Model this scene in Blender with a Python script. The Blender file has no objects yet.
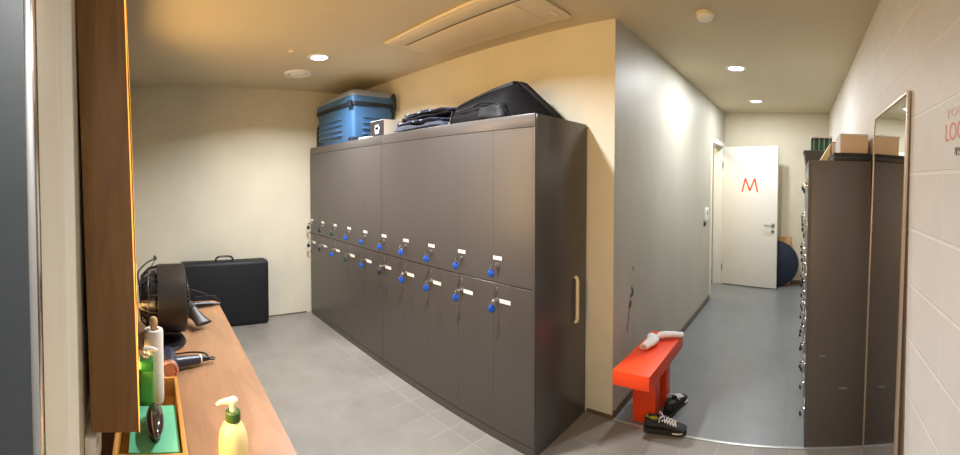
import bpy, bmesh, math, random
from mathutils import Vector, Matrix, Euler, noise
random.seed(7)
PI = math.pi
scene = bpy.context.scene
COL = scene.collection

# ------------------------------------------------------------------ materials
def lin(c):
    return tuple(((v/255)/12.92 if v/255 <= 0.04045 else ((v/255+0.055)/1.055)**2.4) for v in c)

def mat(name, rgb, rough=0.5, metal=0.0, var=0.0, scale=8.0, bump=0.0, bscale=60.0, spec=0.5, stretch=(1,1,1),
        trans=0.0, coat=0.0, emit=None, emit_s=0.0, alpha=1.0, rvar=0.0):
    m = bpy.data.materials.new(name); m.use_nodes = True
    nt = m.node_tree; b = nt.nodes['Principled BSDF']
    L = lin(rgb)
    b.inputs['Base Color'].default_value = (*L, 1)
    b.inputs['Roughness'].default_value = rough
    b.inputs['Metallic'].default_value = metal
    b.inputs['Specular IOR Level'].default_value = spec
    b.inputs['Transmission Weight'].default_value = trans
    b.inputs['Coat Weight'].default_value = coat
    if emit:
        b.inputs['Emission Color'].default_value = (*lin(emit), 1)
        b.inputs['Emission Strength'].default_value = emit_s
    tc = mp = None
    if var or bump or rvar:
        tc = nt.nodes.new('ShaderNodeTexCoord'); mp = nt.nodes.new('ShaderNodeMapping')
        mp.inputs['Scale'].default_value = stretch
        nt.links.new(tc.outputs['Object'], mp.inputs['Vector'])
    if var or rvar:
        n = nt.nodes.new('ShaderNodeTexNoise'); n.inputs['Scale'].default_value = scale
        n.inputs['Detail'].default_value = 6; n.inputs['Roughness'].default_value = .6
        nt.links.new(mp.outputs[0], n.inputs['Vector'])
        if var:
            r = nt.nodes.new('ShaderNodeValToRGB')
            r.color_ramp.elements[0].position = .3; r.color_ramp.elements[1].position = .7
            r.color_ramp.elements[0].color = (*[max(0, c*(1-var)) for c in L], 1)
            r.color_ramp.elements[1].color = (*[min(1, c*(1+var)) for c in L], 1)
            nt.links.new(n.outputs['Fac'], r.inputs['Fac'])
            nt.links.new(r.outputs['Color'], b.inputs['Base Color'])
        if rvar:
            mr = nt.nodes.new('ShaderNodeMapRange')
            mr.inputs['To Min'].default_value = max(0, rough-rvar); mr.inputs['To Max'].default_value = rough+rvar
            nt.links.new(n.outputs['Fac'], mr.inputs['Value']); nt.links.new(mr.outputs[0], b.inputs['Roughness'])
    if bump:
        n2 = nt.nodes.new('ShaderNodeTexNoise'); n2.inputs['Scale'].default_value = bscale
        n2.inputs['Detail'].default_value = 4
        nt.links.new(mp.outputs[0], n2.inputs['Vector'])
        bp = nt.nodes.new('ShaderNodeBump'); bp.inputs['Strength'].default_value = bump
        bp.inputs['Distance'].default_value = .01
        nt.links.new(n2.outputs['Fac'], bp.inputs['Height']); nt.links.new(bp.outputs[0], b.inputs['Normal'])
    return m

def grid_mat(name, rgb, joint, bw, rh, mortar, axes, offs, rough, var=.1, bump=.3, offset=0.0, nscale=3.0, ymin=None):
    """tiles or blocks: brick texture on two object axes"""
    m = bpy.data.materials.new(name); m.use_nodes = True
    nt = m.node_tree; b = nt.nodes['Principled BSDF']; N = nt.nodes.new; K = nt.links.new
    tc = N('ShaderNodeTexCoord'); sp = N('ShaderNodeSeparateXYZ'); cb = N('ShaderNodeCombineXYZ')
    K(tc.outputs['Object'], sp.inputs[0])
    for i in (0, 1):
        a = N('ShaderNodeMath'); a.operation = 'ADD'; a.inputs[1].default_value = offs[i]
        K(sp.outputs[axes[i]], a.inputs[0]); K(a.outputs[0], cb.inputs[i])
    br = N('ShaderNodeTexBrick'); br.offset = offset; br.squash = 1
    br.inputs['Scale'].default_value = 1; br.inputs['Mortar Size'].default_value = mortar
    br.inputs['Mortar Smooth'].default_value = .3
    br.inputs['Brick Width'].default_value = bw; br.inputs['Row Height'].default_value = rh
    L = lin(rgb)
    br.inputs['Color1'].default_value = (*[c*(1-var*.35) for c in L], 1)
    br.inputs['Color2'].default_value = (*[c*(1+var*.35) for c in L], 1)
    br.inputs['Mortar'].default_value = (*lin(joint), 1)
    K(cb.outputs[0], br.inputs['Vector'])
    no = N('ShaderNodeTexNoise'); no.inputs['Scale'].default_value = nscale; no.inputs['Detail'].default_value = 8
    no.inputs['Roughness'].default_value = .65
    K(tc.outputs['Object'], no.inputs['Vector'])
    mr = N('ShaderNodeMapRange'); mr.inputs['From Min'].default_value = .3; mr.inputs['From Max'].default_value = .7
    mr.inputs['To Min'].default_value = 1-var; mr.inputs['To Max'].default_value = 1+var
    K(no.outputs['Fac'], mr.inputs['Value'])
    mx = N('ShaderNodeVectorMath'); mx.operation = 'SCALE'
    gate = None
    if ymin is not None:      # worn joints fade out in the middle of the room
        gate = N('ShaderNodeMapRange'); gate.inputs['From Min'].default_value = ymin; gate.inputs['From Max'].default_value = ymin+.12
        gate.inputs['To Min'].default_value = .12
        K(sp.outputs[1], gate.inputs['Value'])
        mc = N('ShaderNodeMix'); mc.data_type = 'RGBA'; mc.inputs[6].default_value = (*L, 1)
        K(gate.outputs[0], mc.inputs[0]); K(br.outputs['Color'], mc.inputs[7]); K(mc.outputs[2], mx.inputs[0])
    else: K(br.outputs['Color'], mx.inputs[0])
    K(mr.outputs[0], mx.inputs['Scale'])
    K(mx.outputs[0], b.inputs['Base Color'])
    b.inputs['Roughness'].default_value = rough
    iv = N('ShaderNodeMath'); iv.operation = 'SUBTRACT'; iv.inputs[0].default_value = 1
    K(br.outputs['Fac'], iv.inputs[1])
    bp = N('ShaderNodeBump'); bp.inputs['Strength'].default_value = bump; bp.inputs['Distance'].default_value = .004
    if gate:
        g2 = N('ShaderNodeMath'); g2.operation = 'MULTIPLY'; K(iv.outputs[0], g2.inputs[0]); K(gate.outputs[0], g2.inputs[1]); iv = g2
    K(iv.outputs[0], bp.inputs['Height']); K(bp.outputs[0], b.inputs['Normal'])
    return m

def wood(name, a, b_, rough=.45, scale=2.0, stretch=(1, 12, 12), coat=0.0):
    m = bpy.data.materials.new(name); m.use_nodes = True
    nt = m.node_tree; b = nt.nodes['Principled BSDF']; N = nt.nodes.new; K = nt.links.new
    tc = N('ShaderNodeTexCoord'); mp = N('ShaderNodeMapping'); mp.inputs['Scale'].default_value = stretch
    K(tc.outputs['Object'], mp.inputs[0])
    n = N('ShaderNodeTexNoise'); n.inputs['Scale'].default_value = scale; n.inputs['Detail'].default_value = 8
    n.inputs['Roughness'].default_value = .65; n.inputs['Distortion'].default_value = .8
    K(mp.outputs[0], n.inputs['Vector'])
    r = N('ShaderNodeValToRGB'); r.color_ramp.elements[0].position = .3; r.color_ramp.elements[1].position = .72
    r.color_ramp.elements[0].color = (*lin(a), 1); r.color_ramp.elements[1].color = (*lin(b_), 1)
    K(n.outputs['Fac'], r.inputs[0]); K(r.outputs[0], b.inputs['Base Color'])
    b.inputs['Roughness'].default_value = rough; b.inputs['Coat Weight'].default_value = coat
    return m

M = {}
M['plaster'] = mat('plaster', (212, 206, 186), .7, var=.05, scale=2.5, bump=.08, bscale=25)
M['plaster_grey'] = mat('plaster_grey', (176, 173, 158), .5, var=.07, scale=3, bump=.08, bscale=18, stretch=(1, 1, .35))
M['ceiling'] = mat('ceiling_paint', (202, 190, 163), .7, var=.03, scale=2)
M['block'] = grid_mat('painted_block', (232, 227, 221), (243, 239, 234), .62, .2065, .006, (1, 2), (-1.145+.62, -.71), .55, var=.04, bump=.5, offset=.5, nscale=6)
M['tile'] = grid_mat('grey_tile', (130, 125, 117), (149, 144, 135), .2, .4, .003, (0, 1), (2.43, -1.615), .42, var=.17, bump=.2, nscale=2.6, ymin=1.40)
M['vinyl'] = grid_mat('blue_grey_vinyl', (120, 124, 127), (110, 114, 117), .45, .45, .002, (0, 1), (.515, 0), .3, var=.08, bump=.06, nscale=5)
M['locker'] = mat('locker_steel', (83, 79, 77), .3, .15, var=.03, scale=2, bump=.02, bscale=120)
M['locker_dark'] = mat('locker_steel_side', (88, 80, 74), .45, .1, var=.04, scale=2)
M['white_plastic'] = mat('white_plastic', (232, 230, 224), .4)
M['cream_plastic'] = mat('cream_plastic', (226, 214, 180), .4)
M['white_paint'] = mat('white_paint', (232, 231, 224), .45, var=.02)
M['cream_trim'] = mat('cream_trim', (216, 207, 184), .5, var=.03)
M['ac_plastic'] = mat('ac_plastic', (222, 206, 176), .45)
M['chrome'] = mat('chrome', (205, 205, 205), .18, 1.0)
M['steel'] = mat('brushed_steel', (170, 168, 162), .35, 1.0)
M['dark_metal'] = mat('dark_metal', (60, 58, 56), .4, .8)
M['mirror'] = mat('mirror_silver', (236, 238, 238), .02, 1.0)
M['dark_glass'] = mat('dark_glass', (40, 47, 51), .16, 0, spec=.8, coat=.8)
M['fob_blue'] = mat('fob_blue', (22, 84, 196), .35)
M['fob_green'] = mat('fob_green', (20, 62, 62), .4)
M['fob_dark'] = mat('fob_dark', (34, 40, 58), .4)
M['label'] = mat('label_white', (238, 234, 226), .5)
M['counter'] = wood('counter_wood', (142, 104, 73), (168, 128, 94), .4, 3, (1.2, 5, 5))
M['dark_wood'] = wood('dark_wood', (112, 78, 40), (146, 106, 60), .45, 2.2, (14, 14, 1.2))
M['tray_wood'] = wood('tray_wood', (176, 120, 48), (206, 150, 76), .45, 3, (1.5, 14, 14))
M['stick_wood'] = wood('stick_wood', (190, 150, 96), (214, 178, 124), .5, 3, (6, 6, 1))
M['black_plastic'] = mat('black_plastic', (20, 20, 22), .35)
M['black_satin'] = mat('black_satin', (40, 34, 30), .42)
M['navy_plastic'] = mat('navy_plastic', (40, 44, 62), .35)
M['rose_gold'] = mat('rose_gold', (226, 172, 150), .35, .8)
M['case_vinyl'] = mat('case_vinyl', (10, 11, 20), .6, bump=.1, bscale=150)
M['navy_cloth'] = mat('navy_cloth', (24, 32, 60), .8, var=.3, scale=10, bump=.4, bscale=40)
M['blue_grey_cloth'] = mat('blue_grey_cloth', (52, 58, 76), .8, var=.2, scale=10, bump=.4, bscale=40)
M['black_nylon'] = mat('black_nylon', (12, 12, 15), .75, spec=.2, var=.3, scale=9, bump=.5, bscale=22)
M['black_nylon_shine'] = mat('black_nylon_shine', (18, 19, 23), .6, spec=.3, bump=.4, bscale=25)
M['zip'] = mat('zip_metal', (90, 90, 94), .3, .9)
M['case_blue'] = mat('case_blue', (60, 102, 146), .38, var=.05, scale=5)
M['case_lid'] = mat('case_lid', (146, 158, 178), .4)
M['strap_dark'] = mat('strap_dark', (26, 30, 44), .6)
M['box_white'] = mat('box_white', (226, 224, 220), .6)
M['box_black'] = mat('box_black', (28, 26, 28), .5)
M['box_tan'] = mat('box_tan', (218, 192, 166), .65, var=.03)
M['card'] = mat('cardboard', (190, 150, 104), .8, var=.05)
M['cream_paper'] = mat('cream_paper', (236, 222, 178), .7)
M['crate'] = mat('crate_grey', (84, 86, 92), .55)
M['carton_green'] = mat('carton_green', (20, 96, 62), .5, var=.5, scale=18, stretch=(1, 1, .15))
M['tarp_navy'] = mat('navy_nylon', (18, 32, 54), .55, bump=.3, bscale=30)
M['red'] = mat('bench_red', (240, 72, 24), .42, var=.03)
M['sock'] = mat('sock_white', (238, 238, 242), .9, bump=.4, bscale=90)
M['sock_tan'] = mat('sock_tan', (206, 176, 146), .9)
M['shoe_black'] = mat('shoe_black', (24, 24, 26), .6, bump=.4, bscale=120)
M['shoe_sole'] = mat('shoe_sole', (34, 34, 34), .7)
M['shoe_white'] = mat('shoe_white', (232, 232, 230), .7)
M['lime'] = mat('lime_lining', (176, 200, 60), .8)
M['orange'] = mat('orange_letter', (236, 92, 38), .5)
M['pink_letter'] = mat('pink_letter', (228, 150, 142), .6)
M['pale_pink'] = mat('pale_pink_letter', (226, 202, 192), .6)
M['grey_letter'] = mat('grey_letter', (118, 108, 102), .6)
M['scuff'] = mat('scuff', (84, 82, 76), .8)
M['green_bottle'] = mat('green_bottle', (88, 164, 74), .35)
M['green_band'] = mat('green_band', (30, 112, 36), .4)
M['teal'] = mat('teal_card', (104, 190, 148), .45)
M['lotion'] = mat('lotion_yellow', (246, 220, 150), .35)
M['lotion_pump'] = mat('lotion_pump', (248, 232, 190), .35)
M['collar_green'] = mat('collar_green', (62, 92, 38), .4)
M['brush'] = mat('brush_gloss', (38, 32, 34), .12, coat=.6)
M['paper_roll'] = mat('paper_roll', (232, 228, 220), .85, bump=.1, bscale=70)
M['base_brown'] = mat('baseboard_brown', (98, 82, 66), .5)
M['sill_metal'] = mat('threshold_metal', (196, 198, 198), .35, .6)
M['screen'] = mat('grey_screen', (120, 130, 140), .3)
M['slot'] = mat('dark_slot', (60, 48, 34), .8)
M['rub'] = mat('rubbed_paint', (104, 112, 122), .6)
M['led'] = mat('warm_led', (255, 214, 130), .5, emit=(255, 160, 44), emit_s=1.5)
M['lamp'] = mat('lamp_lens', (255, 255, 255), .5, emit=(236, 242, 255), emit_s=14)

# ------------------------------------------------------------------ mesh helpers
def box(bm, x0, x1, y0, y1, z0, z1, bev=0.0, seg=2, rot=None, at=None):
    vs = [bm.verts.new((x, y, z)) for x in (x0, x1) for y in (y0, y1) for z in (z0, z1)]
    F = [(0, 1, 3, 2), (4, 6, 7, 5), (0, 4, 5, 1), (2, 3, 7, 6), (0, 2, 6, 4), (1, 5, 7, 3)]
    fs = [bm.faces.new([vs[i] for i in f]) for f in F]
    out = vs
    if bev:
        es = list({e for f in fs for e in f.edges})
        r = bmesh.ops.bevel(bm, geom=es, offset=bev, segments=seg, profile=.5, affect='EDGES')
        out = list({v for f in r['faces'] for v in f.verts} | {v for v in vs if v.is_valid})
    if rot is not None:
        bmesh.ops.rotate(bm, verts=out, cent=at or (0, 0, 0), matrix=rot)
    return out

def loft(bm, rings, caps=True, closed=True):
    R = [[bm.verts.new(p) for p in r] for r in rings]
    n = len(R[0])
    for a, b in zip(R, R[1:]):
        for i in range(n if closed else n-1):
            j = (i+1) % n
            bm.faces.new((a[i], a[j], b[j], b[i]))
    if caps and closed:
        bm.faces.new(list(reversed(R[0]))); bm.faces.new(R[-1])
    return R

def frame(d):
    d = Vector(d).normalized()
    u = d.cross(Vector((0, 0, 1)))
    if u.length < 1e-3: u = Vector((1, 0, 0))
    u.normalize(); return u, d.cross(u).normalized()

def circ(c, u, v, r, n, r2=None):
    r2 = r if r2 is None else r2
    return [Vector(c)+u*(math.cos(2*PI*i/n)*r)+v*(math.sin(2*PI*i/n)*r2) for i in range(n)]

def cyl(bm, p0, p1, r0, r1=None, n=24):
    r1 = r0 if r1 is None else r1
    p0, p1 = Vector(p0), Vector(p1); u, v = frame(p1-p0)
    loft(bm, [circ(p0, u, v, r0, n), circ(p1, u, v, r1, n)])

def lathe(bm, prof, origin=(0, 0, 0), axis=(0, 0, 1), n=32, caps=True, sy=1.0):
    o = Vector(origin); d = Vector(axis).normalized(); u, v = frame(d)
    loft(bm, [circ(o+d*z, u, v, max(r, 1e-4), n, max(r, 1e-4)*sy) for r, z in prof], caps=caps)

def tube(bm, pts, r, n=8, smooth=0):
    P = [Vector(p) for p in pts]
    if smooth: P = spline(P, smooth)
    rings = []
    u = None
    for i, p in enumerate(P):
        d = (P[min(i+1, len(P)-1)]-P[max(i-1, 0)]).normalized()
        if u is None: u, v = frame(d)
        u = (u-d*u.dot(d)).normalized(); v = d.cross(u)
        rr = r[i] if isinstance(r, (list, tuple)) else r
        rings.append(circ(p, u, v, rr, n))
    loft(bm, rings)

def spline(P, k=6):
    P = [Vector(p) for p in P]
    if len(P) < 3: return P
    Q = [P[0]*2-P[1]]+P+[P[-1]*2-P[-2]]; out = []
    for i in range(1, len(Q)-2):
        a, b, c, d = Q[i-1:i+3]
        for s in range(k):
            t = s/k
            out.append(.5*((2*b)+(c-a)*t+(2*a-5*b+4*c-d)*t*t+(3*b-a-3*c+d)*t**3))
    out.append(P[-1]); return out

def torus(bm, c, axis, R, r, n=28, m=8):
    u, v = frame(axis); c = Vector(c); d = Vector(axis).normalized()
    rows = []
    for i in range(n):
        a = 2*PI*i/n; o = u*math.cos(a)+v*math.sin(a)
        rows.append([bm.verts.new(c+o*R+o*(math.cos(2*PI*j/m)*r)+d*(math.sin(2*PI*j/m)*r)) for j in range(m)])
    for i in range(n):
        for j in range(m):
            bm.faces.new((rows[i][j], rows[(i+1) % n][j], rows[(i+1) % n][(j+1) % m], rows[i][(j+1) % m]))

def ellipsoid(bm, c, r, n=20, m=12, rot=None):
    Rm = []
    vs = bmesh.ops.create_uvsphere(bm, u_segments=n, v_segments=m, radius=1)['verts']
    bmesh.ops.scale(bm, vec=r, verts=vs)
    if rot is not None: bmesh.ops.rotate(bm, verts=vs, cent=(0, 0, 0), matrix=rot)
    bmesh.ops.translate(bm, vec=c, verts=vs)
    return vs

def rotz(a): return Matrix.Rotation(a, 3, 'Z')

class B:
    """collects shapes, links them as one mesh object"""
    def __init__(s): s.bm = bmesh.new()
    def box(s, *a, **k): box(s.bm, *a, **k); return s
    def cyl(s, *a, **k): cyl(s.bm, *a, **k); return s
    def lathe(s, *a, **k): lathe(s.bm, *a, **k); return s
    def tube(s, *a, **k): tube(s.bm, *a, **k); return s
    def torus(s, *a, **k): torus(s.bm, *a, **k); return s
    def ell(s, *a, **k): ellipsoid(s.bm, *a, **k); return s
    def loft(s, *a, **k): loft(s.bm, *a, **k); return s
    def put(s, name, m, parent=None, angle=35, label=None, flat=False):
        bm = s.bm
        bmesh.ops.recalc_face_normals(bm, faces=bm.faces[:])
        me = bpy.data.meshes.new(name); bm.to_mesh(me); bm.free()
        me.materials.append(M[m] if isinstance(m, str) else m)
        if not flat:
            for p in me.polygons: p.use_smooth = True
            me.set_sharp_from_angle(angle=math.radians(angle))
        o = bpy.data.objects.new(name, me); COL.objects.link(o)
        if parent: o.parent = parent
        if label: o['label'] = label
        return o

def tag(o, label, cat, group=None):
    o['label'] = label; o['category'] = cat
    if group: o['group'] = group
    return o

def thing(name, label, cat, loc=(0, 0, 0), rz=0.0, group=None):
    o = bpy.data.objects.new(name, None); COL.objects.link(o)
    o.empty_display_size = .05
    o.location = loc; o.rotation_euler = (0, 0, rz)
    return tag(o, label, cat, group)

def struct(o):
    o['kind'] = 'structure'; return o

def dup(root, loc, rz=None, label=None):
    r = root.copy(); COL.objects.link(r); r.location = loc
    if rz is not None: r.rotation_euler = (0, 0, rz)
    if label: r['label'] = label
    for ch in list(root.children):
        c = ch.copy(); COL.objects.link(c); c.parent = r
        for g in list(ch.children):
            d = g.copy(); COL.objects.link(d); d.parent = c
    return r

def text(name, body, size, m, loc, rot, parent=None, width=None, depth=.0006, bold=0.0, sx=1.0):
    cu = bpy.data.curves.new(name+'_curve', 'FONT'); cu.body = body; cu.size = size; cu.extrude = depth
    cu.offset = bold
    t = bpy.data.objects.new(name+'_tmp', cu); COL.objects.link(t)
    dg = bpy.context.evaluated_depsgraph_get(); dg.update()
    me = bpy.data.meshes.new_from_object(t.evaluated_get(dg))
    bpy.data.objects.remove(t); bpy.data.curves.remove(cu)
    if width and len(me.vertices):
        xs = [v.co.x for v in me.vertices]; k = width/(max(xs)-min(xs)); x0 = min(xs)
        for v in me.vertices: v.co.x = (v.co.x-x0)*k
    me.materials.clear(); me.materials.append(M[m]); me.name = name
    o = bpy.data.objects.new(name, me); COL.objects.link(o)
    o.location = loc; o.rotation_euler = rot
    if parent: o.parent = parent
    return o

# ------------------------------------------------------------------ room shell
H = 1.5
CZ = 2.479          # ceiling height
XR, XL = .415, -4.31
YB, XC = 2.298, -1.103     # back wall behind lockers, corridor left wall
YE, YS = 6.0, 2.292        # corridor end, floor change
MT, mirror_yaw = .016, math.atan(.038)    # the mirror cabinet hangs slightly tilted
def lw(x): return -.165+.038*(x+.95)    # vanity wall plane, slightly skewed

T = .12
def poly(bm, pts, z0, z1):
    loft(bm, [[(x, y, z0) for x, y in pts], [(x, y, z1) for x, y in pts]])
b = B(); poly(b.bm, [(XL-T, -.45), (XL-T, YS), (XR+T, YS), (XR+T, -1.4), (-.58, -1.4), (-.58, -.45)], -.1, 0); struct(b.put('floor', 'tile', flat=True))
b = B(); poly(b.bm, [(-2.6, YS), (-2.6, YE+T), (XR+T, YE+T), (XR+T, YS)], -.1, 0); struct(b.put('floor_corridor', 'vinyl', flat=True))
b = B(); b.box(-1.10, .41, YS-.006, YS+.012, .0005, .004, bev=.0015); struct(b.put('trim_1', 'sill_metal'))
b = B(); poly(b.bm, [(XL-T, -.45), (XL-T, YB+T), (-2.6, YB+T), (-2.6, YE+T), (XR+T, YE+T), (XR+T, -1.4), (-.58, -1.4), (-.58, -.45)], CZ, CZ+.1); struct(b.put('ceiling', 'ceiling', flat=True))
b = B(); b.box(XL-T, XL, -.45, YB+T, 0, CZ); struct(b.put('wall_end', 'plaster', flat=True))
b = B(); b.box(XL, XC-.003, YB, YB+T, 0, CZ); struct(b.put('wall_back', 'plaster', flat=True))
# corridor left wall with a doorway
DY0, DY1, DH = 5.08, 5.86, 1.985
b = B(); b.box(XC-T, XC, YB+T, DY0, 0, CZ); b.box(XC-T, XC, DY1, YE, 0, CZ); b.box(XC-T, XC, DY0, DY1, DH, CZ)
b.box(XC-.003, XC, YB, YB+T, 0, CZ)
struct(b.put('wall_corridor', 'plaster_grey', flat=True))
b = B(); b.box(-2.5, XR+T, YE, YE+T, 0, CZ); struct(b.put('wall_corridor_end', 'plaster', flat=True))
b = B(); b.box(XR, XR+T, -1.4, YE, 0, CZ); struct(b.put('wall_right', 'block', flat=True))
b = B(); poly(b.bm, [(-.50, lw(-.5)), (XL, lw(XL)), (XL, lw(XL)-.12), (-.50, -.36)], 0, CZ); struct(b.put('wall_left', 'plaster', flat=True))
# entrance passage around the camera
b = B(); b.box(-.58, -.50, -1.4, lw(-.5)-.002, 0, CZ); struct(b.put('wall_passage', 'plaster', flat=True))
b = B(); b.box(-.50, XR, -1.4, -1.3, 0, CZ); struct(b.put('wall_near', 'plaster', flat=True))
# lit room beyond the doorway
b = B(); b.box(-2.5, -2.4, 4.2, YE, 0, CZ); b.box(-2.4, XC-T, 4.2, 4.3, 0, CZ); struct(b.put('wall_beyond', 'cream_trim', flat=True))

# trims
b = B()
box(b.bm, -.66, -.515, lw(-.6), -.148, 0, CZ-.002, bev=.002)
box(b.bm, -.735, -.66, lw(-.7)-.004, -.155, 0, CZ-.002, bev=.002)
struct(b.put('trim_2', 'cream_trim'))
jx = .045
b = B()
for y0, y1 in ((DY0-jx, DY0+.012), (DY1-.012, DY1+jx)): b.box(XC-T-.008, XC+.014, y0, y1, 0, DH+jx, bev=.002)
b.box(XC-T-.008, XC+.014, DY0+.012, DY1-.012, DH-.012, DH+jx, bev=.002)
struct(b.put('trim_3', 'white_paint'))
b = B(); b.box(XC, XC+.010, YB-.005, DY0-jx, 0, .055, bev=.002); b.box(XC, XC+.010, DY1+jx, YE, 0, .055, bev=.002); struct(b.put('baseboard_corridor', 'base_brown'))
b = B(); b.box(XC+.02, XR-.01, YE-.01, YE, 0, .055, bev=.002); struct(b.put('baseboard_end', 'base_brown'))
b = B(); b.box(-1.285, XC+.01, YB-.008, YB, 0, .022); struct(b.put('baseboard_back', 'base_brown'))
b = B(); b.box(XL, XL+.006, lw(XL), 1.7, 0, .012); struct(b.put('baseboard_left', 'base_brown'))

# open door with the letter M
hx, hy, fx, fy = -1.085, 5.875, -.29, 5.69
ang = math.atan2(fy-hy, fx-hx); W = math.hypot(fx-hx, fy-hy)
b = B(); b.box(0, W, -.04, 0, .012, 1.972, bev=.003)
door = struct(b.put('door_1', 'white_paint')); door.location = (hx, hy, 0); door.rotation_euler = (0, 0, ang)
b = B(); b.cyl((W-.055, -.04, .885), (W-.055, -.052, .885), .026); b.cyl((W-.055, -.052, .885), (W-.055, -.085, .885), .010)
b.tube([(W-.055, -.082, .885), (W-.1, -.084, .885), (W-.175, -.082, .887)], .009)
hd = b.put('door_handle', 'steel', door)
b = B(); b.cyl((W-.055, -.04, .80), (W-.055, -.05, .80), .022); b.box(W-.058, W-.052, -.054, -.05, .79, .81)
b.put('lock_rose', 'steel', door)
b = B()
for z in (.25, 1.72): b.cyl((.002, -.045, z-.045), (.002, -.045, z+.045), .007)
b.put('hinge', 'steel', door)
lm = B()
def stroke(bm, p, q, w):
    p, q = Vector(p), Vector(q); d = (q-p).normalized(); n = Vector((-d.y, d.x))*w/2
    for dup_ in (0,):
        ring = [p+n, q+n, q-n, p-n]
        loft(bm, [[(a.x, -.0405, a.y) for a in ring], [(a.x, -.0425, a.y) for a in ring]])
mx0, mz0, mw, mh = .300, 1.335, .23, .19
for p, q in (((0, 0), (.045, mh)), ((.045, mh), (mw/2, .02)), ((mw/2, .02), (mw-.045, mh)), ((mw-.045, mh), (mw, 0))):
    stroke(lm.bm, (mx0+p[0], mz0+p[1]), (mx0+q[0], mz0+q[1]), .021)
lm.put('letter_m', 'orange', door, label='orange letter M', flat=True)

# dark glass door standing open in the entrance passage
b = B(); b.box(-.462, -.450, -1.0, -.138, .03, 2.16)
gd = struct(b.put('door_2', 'dark_glass', flat=True))
b = B(); b.box(-.470, -.448, -.138, -.1275, .01, 2.18, bev=.002); b.box(-.470, -.447, -1.03, -1.0, .01, 2.18, bev=.004)
b.box(-.468, -.449, -1.0, -.138, 2.15, 2.18, bev=.003); b.box(-.468, -.449, -1.0, -.138, .01, .04, bev=.003)
b.put('door_frame', 'chrome', gd)

# ------------------------------------------------------------------ ceiling fittings
def downlight(x, y, label, r=.075):
    t = thing('ceiling_light', label, 'ceiling light', (x, y, CZ), group='recessed ceiling downlights')
    b = B(); b.lathe([(r-.012, -.004), (r-.004, -.008), (r+.012, -.006), (r+.016, 0)], n=40, caps=False); b.put('trim_ring', 'white_plastic', t)
    b = B(); b.lathe([(1e-4, -.0055), (r-.01, -.005), (r-.008, -.001)], n=40, caps=False); b.put('lens', 'lamp', t)
    return t
def lamp(x, y, watts, size=.13, col=(.93, .96, 1.0), spread=160, z=CZ-.012):
    l = bpy.data.lights.new('downlight_bulb', 'AREA'); l.shape = 'DISK'; l.size = size; l.energy = watts; l.color = col
    l.spread = math.radians(spread)
    o = bpy.data.objects.new('downlight_bulb', l); COL.objects.link(o); o.location = (x, y, z)
    return o
downlight(-3.068, 1.34, 'bright round downlight in the ceiling above the blue case end of the lockers')
downlight(-.57, 3.592, 'bright round downlight in the corridor ceiling, nearer of the two')
downlight(-.553, 5.097, 'bright round downlight in the corridor ceiling, farther one by the white door')
downlight(-1.70, 1.22, 'round downlight in the ceiling before the air conditioner')
downlight(.08, -.30, 'unseen added round downlight in the entrance ceiling beside the dark glass door')  # fixture added out of view for the entrance fill lamp
lamp(-3.068, 1.34, 45, spread=145); lamp(-.57, 3.592, 28, spread=180); lamp(-.553, 5.097, 20, spread=180); lamp(-1.70, 1.22, 50, spread=150)
# warm light strips of the vanity mirror, set in its front edge
def strip(px, pz, length, horizontal, watts, tilt=0.0):
    l = bpy.data.lights.new('mirror_strip_light', 'AREA'); l.shape = 'RECTANGLE'; l.size = length if horizontal else .024; l.size_y = .024 if horizontal else length
    l.energy = watts; l.color = (1, .60, .22); l.spread = math.radians(135)
    o = bpy.data.objects.new('mirror_strip_light', l); COL.objects.link(o)
    Mw = Matrix.Translation((-.95, -.043+1.5*MT, 0)) @ Matrix.Rotation(mirror_yaw, 4, 'Z') @ Matrix.Rotation(MT, 4, 'X') @ Matrix.Translation((px, .002, pz))
    o.matrix_world = Mw @ Matrix.Rotation(PI/2+tilt, 4, 'X')
strip(-.92, 2.045, 1.78, True, 10, .25); strip(-.92, .934, 1.78, True, 2); strip(-.015, 1.49, 1.1, False, 9); strip(-1.825, 1.49, 1.1, False, 10)

t = thing('ceiling_vent', 'round white air vent in the ceiling beside the left downlight', 'vent', (-3.60, 1.36, CZ))
b = B(); b.lathe([(.085, -.006), (.10, -.016), (.122, -.014), (.132, 0)], n=40, caps=False); b.put('vent_ring', 'white_plastic', t)
b = B(); b.lathe([(1e-4, -.024), (.06, -.022), (.078, -.012), (.080, -.004)], n=40); b.put('vent_disc', 'white_plastic', t)
t = thing('smoke_detector', 'round cream smoke detector on the corridor ceiling', 'smoke detector', (-.568, 2.387, CZ))
b = B(); b.lathe([(.055, 0), (.056, -.012), (.052, -.016)], n=36); b.put('detector_base', 'cream_plastic', t)
b = B(); b.lathe([(.047, -.016), (.047, -.03), (.036, -.042), (1e-4, -.046)], n=36); b.put('sensor_head', 'white_plastic', t)
b = B(); b.lathe([(.03, 0), (.03, -.004), (.02, -.010), (1e-4, -.012)], n=28)
o = b.put('sprinkler_cover', 'ac_plastic'); o.location = (-2.995, 1.083, CZ); tag(o, 'small round cover plate in the ceiling near the left downlight', 'sprinkler')

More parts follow.
